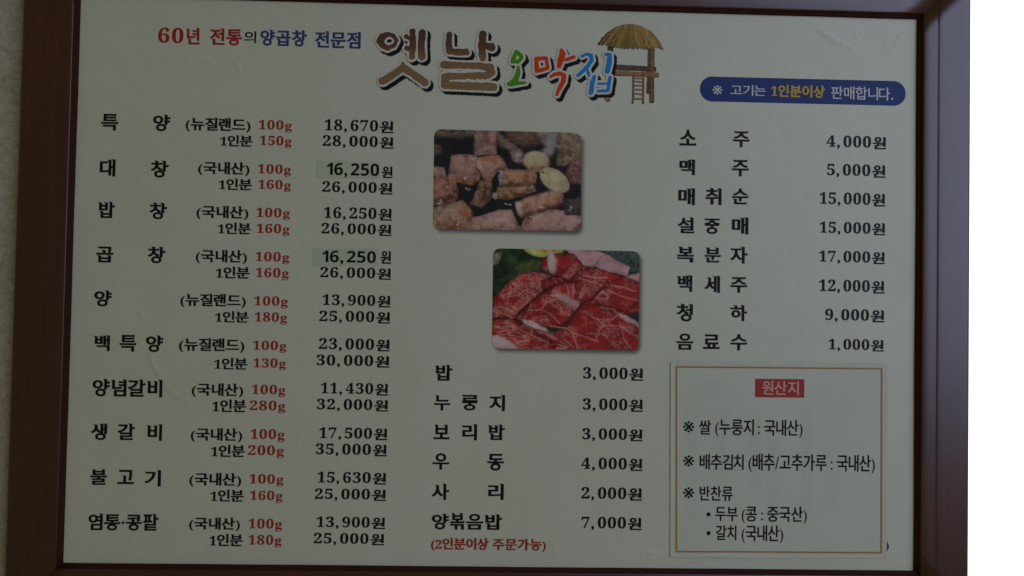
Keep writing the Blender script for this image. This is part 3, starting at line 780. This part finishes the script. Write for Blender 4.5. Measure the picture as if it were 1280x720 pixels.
def raw_beef():
    c=Canvas(NW,NH,ds(22,30,22)); kx,ky=NW/880,NH/606; t=lambda p:T(p,76,52,kx,ky)
    for i,(x,y,rx,ry,a,g) in enumerate([(180,110,42,18,.9,(34,46,22)),(290,160,40,16,-.2,(52,62,30)),(120,200,30,14,1.4,(24,34,18)),(240,80,30,12,.3,(30,42,20)),(150,240,36,10,-.5,(34,44,28)),(100,300,14,26,.2,(30,38,24)),(95,110,10,18,.5,(96,98,70))]):
        p=t([(x,y)])[0]; c.ell(p[0],p[1],rx,ry,a,ds(*g),soft=3,wob=4,seed=50+i,tex=.3,edge=.5)
    c.ell(*t([(370,42)])[0],52,24,.12,ds(150,132,66),soft=2,wob=1.5,seed=58,tex=.08); c.ell(*t([(390,40)])[0],34,14,.12,ds(128,96,38),soft=4,seed=59,edge=.1)
    c.poly(t([(720,40),(980,40),(980,200),(900,170),(800,110)]),ds(44,52,44),soft=4,wob=4,seed=60,tex=.5,tcell=5)
    def marble(w,seed,ax,ay,dens,ang=0,cell=16,box_=None):
        """network of fat: edges of stretched, warped cells plus fine flecks"""
        r=np.random.RandomState(seed); ca,sa=math.cos(ang),math.sin(ang)
        wx=(fbm(NH,NW,22,seed+5,3)-.5)*16; wy=(fbm(NH,NW,22,seed+6,3)-.5)*16
        U=((c.X+wx)*ca+(c.Y+wy)*sa)/ax; Vv=(-(c.X+wx)*sa+(c.Y+wy)*ca)/ay
        full=U.shape; ya,yb,xa_,xb_=box_; U=U[ya:yb,xa_:xb_].astype(np.float32); Vv=Vv[ya:yb,xa_:xb_].astype(np.float32)
        u0,u1,v0,v1=U.min(),U.max(),Vv.min(),Vv.max(); n=int((u1-u0)*(v1-v0)/(cell*cell)*1.3)+8
        F1=np.full(U.shape,1e9,np.float32); F2=F1.copy()
        for pu,pv in zip(r.uniform(u0,u1,n),r.uniform(v0,v1,n)):
            d=np.hypot(U-pu,Vv-pv); F2=np.minimum(F2,np.maximum(F1,d)); F1=np.minimum(F1,d)
        gate=smooth01((fbm(NH,NW,26,seed+8,3)-.5+dens*.28-.10)/.25)
        k=np.zeros(full); k[ya:yb,xa_:xb_]=np.clip(1-(F2-F1)/(w*36),0,1); k*=gate
        fl=smooth01((fbm(NH,NW,4,seed+12,2,max(ax,.7),max(ay,.7))-.66)/.10)*.55
        return np.clip(k+fl*gate,0,1)*.9
    RED=np.array(ds(97,22,20)); FAT=np.array(ds(134,86,74)); DK=np.array(ds(64,12,16))
    def slice_(pts,mw,seed,ax=1,ay=1,dens=1,ang=0,cell=16,red=RED,edge=.75):
        D=c.poly_d(t(pts))+(fbm(NH,NW,14,seed,3)-.5)*6
        a=(1-smooth01((D+1.4)/2.8))[...,None]
        yy,xx=np.nonzero(D<2)
        k=np.clip(marble(mw,seed,ax,ay,dens,ang,cell,(yy.min(),yy.max()+1,xx.min(),xx.max()+1)),0,1)[...,None]
        v=(.72+.56*fbm(NH,NW,24,seed+2,4))[...,None]
        body=(red*v)*(1-k)+FAT*k
        sh=(1-edge*np.exp(np.minimum(D,0)/4.5))[...,None]
        c.C=c.C*(1-a)+body*sh*a
    c.poly(t([(480,40),(720,60),(900,150),(880,205),(760,190),(690,150),(600,150),(560,90)]),ds(146,98,92),soft=2,wob=2,seed=61,tex=.08)
    c.line(t([(725,90),(690,140),(650,165)]),1.2,ds(96,50,48),1.5)
    c.poly(t([(880,205),(960,180),(960,250),(870,225)]),ds(140,96,90),soft=2,wob=2,seed=62)
    slice_([(545,240),(600,165),(700,160),(870,205),(960,250),(960,420),(890,440),(640,400),(500,330)],.020,63,2.2,.7,.7,.25,6.5)
    slice_([(745,245),(860,215),(960,240),(960,345),(890,435),(690,375)],.018,64,2.6,.7,.6,.1,7)
    slice_([(360,170),(365,110),(420,72),(560,78),(640,165),(535,245)],.04,65,.7,1.6,1,.2,6.5)
    c.ell(*t([(425,130)])[0],11,26,-.15,ds(150,108,100),soft=4,wob=3,seed=66,edge=.1)
    slice_([(190,235),(235,195),(330,185),(450,215),(470,270),(370,320),(270,400),(200,480),(70,470),(70,360)],.045,67,1.3,1,1.15,.3,6.5)
    slice_([(360,245),(450,205),(520,240),(470,270),(380,315)],.02,68,1,1,.6,0,12,red=RED*.6)
    slice_([(350,330),(460,270),(545,240),(640,270),(660,360),(590,400),(500,520),(430,530),(205,475)],.042,69,1.3,.9,1.0,.5,7)
    slice_([(560,250),(700,175),(765,235),(730,290),(655,365),(600,380)],.035,70,1.8,.7,.9,-.3,6.5)
    c.poly(t([(420,330),(500,320),(590,375),(600,400),(560,400),(480,350)]),ds(150,104,96),soft=3,wob=4,seed=71,edge=.15)
    slice_([(600,385),(700,372),(830,430),(970,520),(970,680),(420,680),(450,560),(520,510)],.026,72,1.6,.8,.8,.35,8.5)
    c.poly(t([(810,425),(880,445),(960,490),(960,515),(880,480)]),ds(146,96,88),soft=3,wob=3,seed=73,edge=.1)
    c.poly(t([(235,475),(320,485),(400,530),(440,560),(370,550),(280,520)]),ds(150,106,98),soft=3,wob=4,seed=74,edge=.1)
    slice_([(60,478),(200,480),(300,520),(430,560),(560,640),(560,680),(60,680)],.07,75,5,.6,1.2,.12,10)
    c.poly(t([(60,570),(140,590),(200,625),(260,680),(60,680)]),ds(150,108,98),soft=3,wob=3,seed=76,tex=.06,edge=.1)
    c.poly(t([(690,330),(735,290),(775,325),(765,350),(700,352)]),ds(146,86,80),soft=2,wob=2,seed=77,edge=.1); c.poly(t([(705,335),(735,310),(762,330),(750,345)]),ds(104,28,30),soft=2,seed=78,edge=.1)
    for pts,w in (([(205,478),(270,402),(360,320)],1.6),([(360,318),(440,275),(520,245)],1.6),([(500,515),(555,440),(600,398)],1.8),([(655,368),(700,320),(755,255)],2.4),([(535,240),(560,215),(600,165)],2),([(870,425),(900,400),(940,350)],1.6),([(330,560),(420,600),(450,640)],5)):
        c.line(t(pts),w,ds(48,8,12),2.2,.85)
    r=np.random.RandomState(8)
    DKR=np.array(ds(58,8,12))
    for vein in ([(450,300),(520,340),(590,385)],[(430,520),(530,535),(560,560),(640,580),(700,612)],[(560,560),(590,620),(600,650)],[(690,455),(760,500),(850,520),(900,560),(950,570)],[(850,520),(860,590),(900,640)],
        [(620,430),(700,470),(790,470),(830,440)],[(700,470),(720,540),(690,590)],[(560,262),(556,330)],[(600,268),(588,345)],[(640,285),(608,352)],[(520,270),(540,330)],[(760,300),(850,318),(945,342)],[(780,262),(860,270),(930,300)],
        [(620,215),(700,225),(760,232)],[(590,235),(680,250),(720,270)],[(120,400),(180,420),(240,400),(290,360)],[(230,250),(260,300),(330,330)],[(330,215),(360,260),(340,300)],[(160,330),(230,340),(280,300)],[(90,430),(150,450),(190,470)],
        [(300,430),(380,420),(430,450),(480,500)],[(380,420),(400,370),(450,350)],[(720,400),(800,410),(860,460)],[(640,560),(730,560),(790,600),(810,650)],[(500,600),(560,640)],[(80,520),(200,520),(320,560),(420,620)],[(90,545),(220,560),(300,600)]):
        w0=.9+r.rand()*.9; vp=[(x+r.randn()*3,y+r.randn()*3) for x,y in t(vein)]
        c.line(vp,w0,FAT,1.1,.8)
        for (x,y) in vp:
            a=r.rand()*6.3; l=5+r.rand()*9; c.line([(x,y),(x+l*math.cos(a),y+l*math.sin(a))],.5,FAT*.9,.9,.6)
    for reg,(a0,sp),nn in (([(560,190),(950,200),(950,430),(640,380)],(.22,.25),40),([(460,500),(620,390),(940,470),(950,655),(430,655)],(.35,.6),60),([(80,490),(430,560),(440,650),(260,650)],(.12,.1),40),([(230,470),(360,330),(600,400),(480,510)],(-.5,.7),34),([(80,360),(200,230),(440,215),(270,390),(190,470)],(.1,1.5),30)):
        D0=c.poly_d(t(reg)); ys,xs_=np.nonzero(D0<-3)
        for q in range(nn):
            k=r.randint(len(ys)); x,y=xs_[k],ys[k]; a=a0+r.randn()*sp; l=3+r.rand()*8; b_=a+r.randn()*.9
            pts=[(x,y),(x+l*math.cos(a),y+l*math.sin(a)),(x+l*math.cos(a)+l*.7*math.cos(b_),y+l*math.sin(a)+l*.7*math.sin(b_))]
            if r.rand()<.62: c.line(pts,.3+r.rand()*.6,FAT*(.7+.3*r.rand()),1.0,.3+.4*r.rand())
            else: c.line(pts,.6+r.rand()*1.0,DKR,1.4,.45)
    c.soften(1); c.C*=(.52+.80*fbm(NH,NW,26,99,4))[...,None]*(1+(r.rand(NH,NW,1)-.5)*.12); return c
def photo(Q,cv,label):
    V_,U_=np.meshgrid(np.linspace(0,1,NH),np.linspace(0,1,NW),indexing='ij'); B=bilerp(Q,U_,V_)
    H=creases(B[...,0],B[...,1]); P=np.stack([B[...,0]*.001,SHEET_Y-H-.0005,B[...,1]*.001],-1)
    keep=rrect_sdf(B[...,0],B[...,1],Q,9.5)<=1.6
    # round corners only
    x=U_*213; y=V_*144; cx=np.minimum(x,213-x); cy=np.minimum(y,144-y); r=9.5
    keep=~((cx<r)&(cy<r)&(np.hypot(r-cx,r-cy)>r))
    return grid_obj('food_photo',P,cv.C,M_PHOTO,sheet,keep=keep,label=label)
photo(PHOTO_A,grilled(),'printed photo of grilled tripe pieces and garlic')
photo(PHOTO_B,raw_beef(),'printed photo of sliced raw marbled beef')

# ---------- printed thatched hut beside the logo ----------
def hut():
    (x0,z1),(x1,z0)=HUT; k=.45; w=int((x1-x0)/k); h=int((z1-z0)/k)
    sx=w/(84*6); t=lambda p:[((x-48)*w/504,(y-42)*h/636) for x,y in p]
    c=Canvas(w,h,(0,0,0)); A=np.zeros((h,w),bool)
    def add(pts,colr,wob=0,seed=1,**kw):
        D=c.poly_d(t(pts)); 
        if wob: D=D+(fbm(h,w,5,seed,2)-.5)*2*wob
        c.put(D,colr,soft=.7,seed=seed,**kw); A[D<0]=True; return D
    wood=ds(76,56,34); dark=ds(52,40,26)
    add([(118,215),(160,215),(160,300),(118,300)],ds(48,36,26),tex=.3)
    add([(417,235),(437,235),(437,560),(430,585),(410,580)],ds(58,44,28),tex=.3,edgew=3)
    add([(103,600),(146,600),(144,648),(125,655),(106,645)],ds(92,68,52),tex=.2,edgew=4)
    add([(185,366),(480,376),(480,412),(185,410)],ds(56,42,32),tex=.2,edgew=5)
    add([(435,235),(466,235),(467,650),(448,658),(430,648)],wood,tex=.3,edgew=4,edge=.5)
    add([(175,414),(495,420),(502,438),(495,457),(175,452)],ds(98,70,40),tex=.15,edgew=5,edge=.5)
    for x in (308,382): add([(x-2,430),(x+11,430),(x+9,662),(x-5,662)],wood,tex=.3,edgew=2)
    for y in (468,494,523,554,589,626): add([(316,y-7),(385,y-5),(385,y+6),(316,y+5)],ds(88,68,42),tex=.2,edgew=2)
    D=c.poly_d(t([(52,212),(72,165),(120,118),(180,75),(240,56),(300,51),(360,64),(430,98),(470,140),(505,188),(532,243),(480,236),(400,243),(320,240),(240,238),(200,243),(150,226),(100,220)]))
    ox,oy=t([(290,-60)])[0]; ang=np.arctan2(c.X-ox,c.Y-oy); rr=np.hypot(c.X-ox,c.Y-oy)
    g=np.random.RandomState(9); n1=g.rand(400); n2=g.rand(400)
    ai=(ang+1.6)*62+(fbm(h,w,14,91,2)-.5)*5; i0=ai.astype(int); fr=ai-i0
    s=n1[i0%400]*(1-fr)+n1[(i0+1)%400]*fr; ragged=(s-.5)*11*(c.Y>h*.2)
    D=D+np.where(c.Y>t([(0,195)])[0][1],ragged,(fbm(h,w,4,92,2)-.5)*2)
    m=D<0; v=.12+1.15*s*(.55+.9*fbm(h,w,7,93,3,.5,3)); v*=1-.25*np.clip((c.Y/h-.05)/.3,0,1)
    st=np.array(ds(106,86,44))*v[...,None]; a=m[...,None]; c.C=np.where(a,np.clip(st,0,1),c.C); A|=m
    yy,xx=np.mgrid[0:h,0:w]
    P0=x0+xx*k; Z0=z1-yy*k; H=creases(P0,Z0); P=np.stack([P0*.001,SHEET_Y-H-.00045,Z0*.001],-1)
    c.soften(1)
    grid_obj('hut_emblem',P,c.C,M_PHOTO,sheet,keep=A,label='printed thatched stilt hut with ladder')
hut()

# ---------- pasted papers (things of their own) ----------
def paper(name,Q,label,cat,base,th=.00025,group=None,nx=60,nz=20,ghost=None,warp=.0004,up=.0009):
    cx=sum(q[0] for q in Q)/4; cz=sum(q[1] for q in Q)/4
    t=thing(name,label,cat,(cx*.001,SHEET_Y-up,cz*.001),group)
    V_,U_=np.meshgrid(np.linspace(0,1,nz),np.linspace(0,1,nx),indexing='ij'); B=bilerp(Q,U_,V_)
    e=np.minimum(np.minimum(U_,1-U_)*abs(Q[1][0]-Q[0][0]),np.minimum(V_,1-V_)*abs(Q[0][1]-Q[3][1]))
    H=creases(B[...,0],B[...,1])
    Y=SHEET_Y-H-up-warp*(1-smooth01(e/7))*(.4+.6*fbm(nz,nx,nx/5,len(label),2))
    P=np.stack([B[...,0]*.001-t.location.x,Y-t.location.y,B[...,1]*.001-t.location.z],-1)
    colr=np.ones((nz,nx,3))*np.array(base)
    if ghost is not None: colr=ghost(colr,B)
    s=grid_obj('paper',P,colr,M_NOTICE,t); s.data.polygons.foreach_set('use_smooth',np.zeros(len(s.data.polygons),bool))
    md=s.modifiers.new('thickness','SOLIDIFY'); md.thickness=th; md.offset=-1
    off=lambda V,d=.00035: (lambda a:[(x*.001-t.location.x,SHEET_Y-float(h)-up-d-.00001*l-t.location.y,z*.001-t.location.z) for (x,z,l),h in zip(V,creases(a[:,0],a[:,1]))])(np.array(V,float))
    return t,off
for Q,rec,lab in ((STICK_A,STICKER_TEXT[0],'upper small pale sticker reading 16,250, pasted on the second dish row'),(STICK_B,STICKER_TEXT[1],'lower small pale sticker reading 16,250, pasted on the fourth dish row')):
    t,off=paper('price_sticker',Q,lab,'sticker',(.67,.72,.56),.00012,'corrected price stickers on the menu',40,14,warp=.00008,up=.0004)
    print_run(rec,t,0,off)
def ghost(colr,B):
    x,z=B[...,0],B[...,1]; nx0,nz0=NOTICE[0]
    for a,b,c_,d,s in ((36,78,-24,-56,.05),(60,90,-60,-170,.035),(110,135,-60,-190,.04),(135,160,-75,-230,.045),(185,210,-60,-215,.05),(20,45,-60,-230,.03),(215,250,-110,-215,.03)):
        m=smooth01((x-nx0-a)/8)*smooth01((nx0+b-x)/8)*smooth01((nz0+c_-z)/8)*smooth01((z-nz0-d)/8)
        colr=colr*(1-(s*m)[...,None]*np.array([1,.9,.7]))
    return colr
t,off=paper('origin_notice',NOTICE,'white ingredient origin notice with thin orange border, pasted at lower right of the menu','notice',(.745,.76,.64),.0003,None,150,140,ghost,.0006)
def ring(Q,w,inset):
    a=[Vector(q) for q in Q]; c=sum(a,Vector((0,0)))/4
    def ins(d): return [Vector((p.x+(d if p.x<c.x else -d),p.y+(d if p.y<c.y else -d))) for p in a]
    o=ins(inset); i=ins(inset+w); V=[];F=[]
    for k in range(4):
        o0,o1,i0,i1=o[k],o[(k+1)%4],i[k],i[(k+1)%4]; n=40; b=len(V)
        for j in range(n+1):
            f=j/n; p=o0.lerp(o1,f); q=i0.lerp(i1,f); V+=[(p.x,p.y,0),(q.x,q.y,0)]
        F+=[(b+2*j,b+2*j+1,b+2*j+3,b+2*j+2) for j in range(n)]
    return V,F
V,F=ring(NBORDER,1.7,1.0); mesh_obj('border_line',off(V),F,INK['orange'],t)
V,F=ring(NBORDER,.9,-.1); mesh_obj('border_line',off(V,.00033),F,INK['tan'],t,label='pale outer edge of the border')
mesh_obj('heading_box',off([(x,z,0) for x,z in NHEAD]),[(0,3,2,1)],INK['head'],t,label='red heading box')
for i,rec in enumerate(NOTICE_TEXT): print_run(rec,t,0,(lambda V:off(V,.0006)) if i==0 else off)
bpy.data.objects.remove(_FO); bpy.data.curves.remove(_FC)
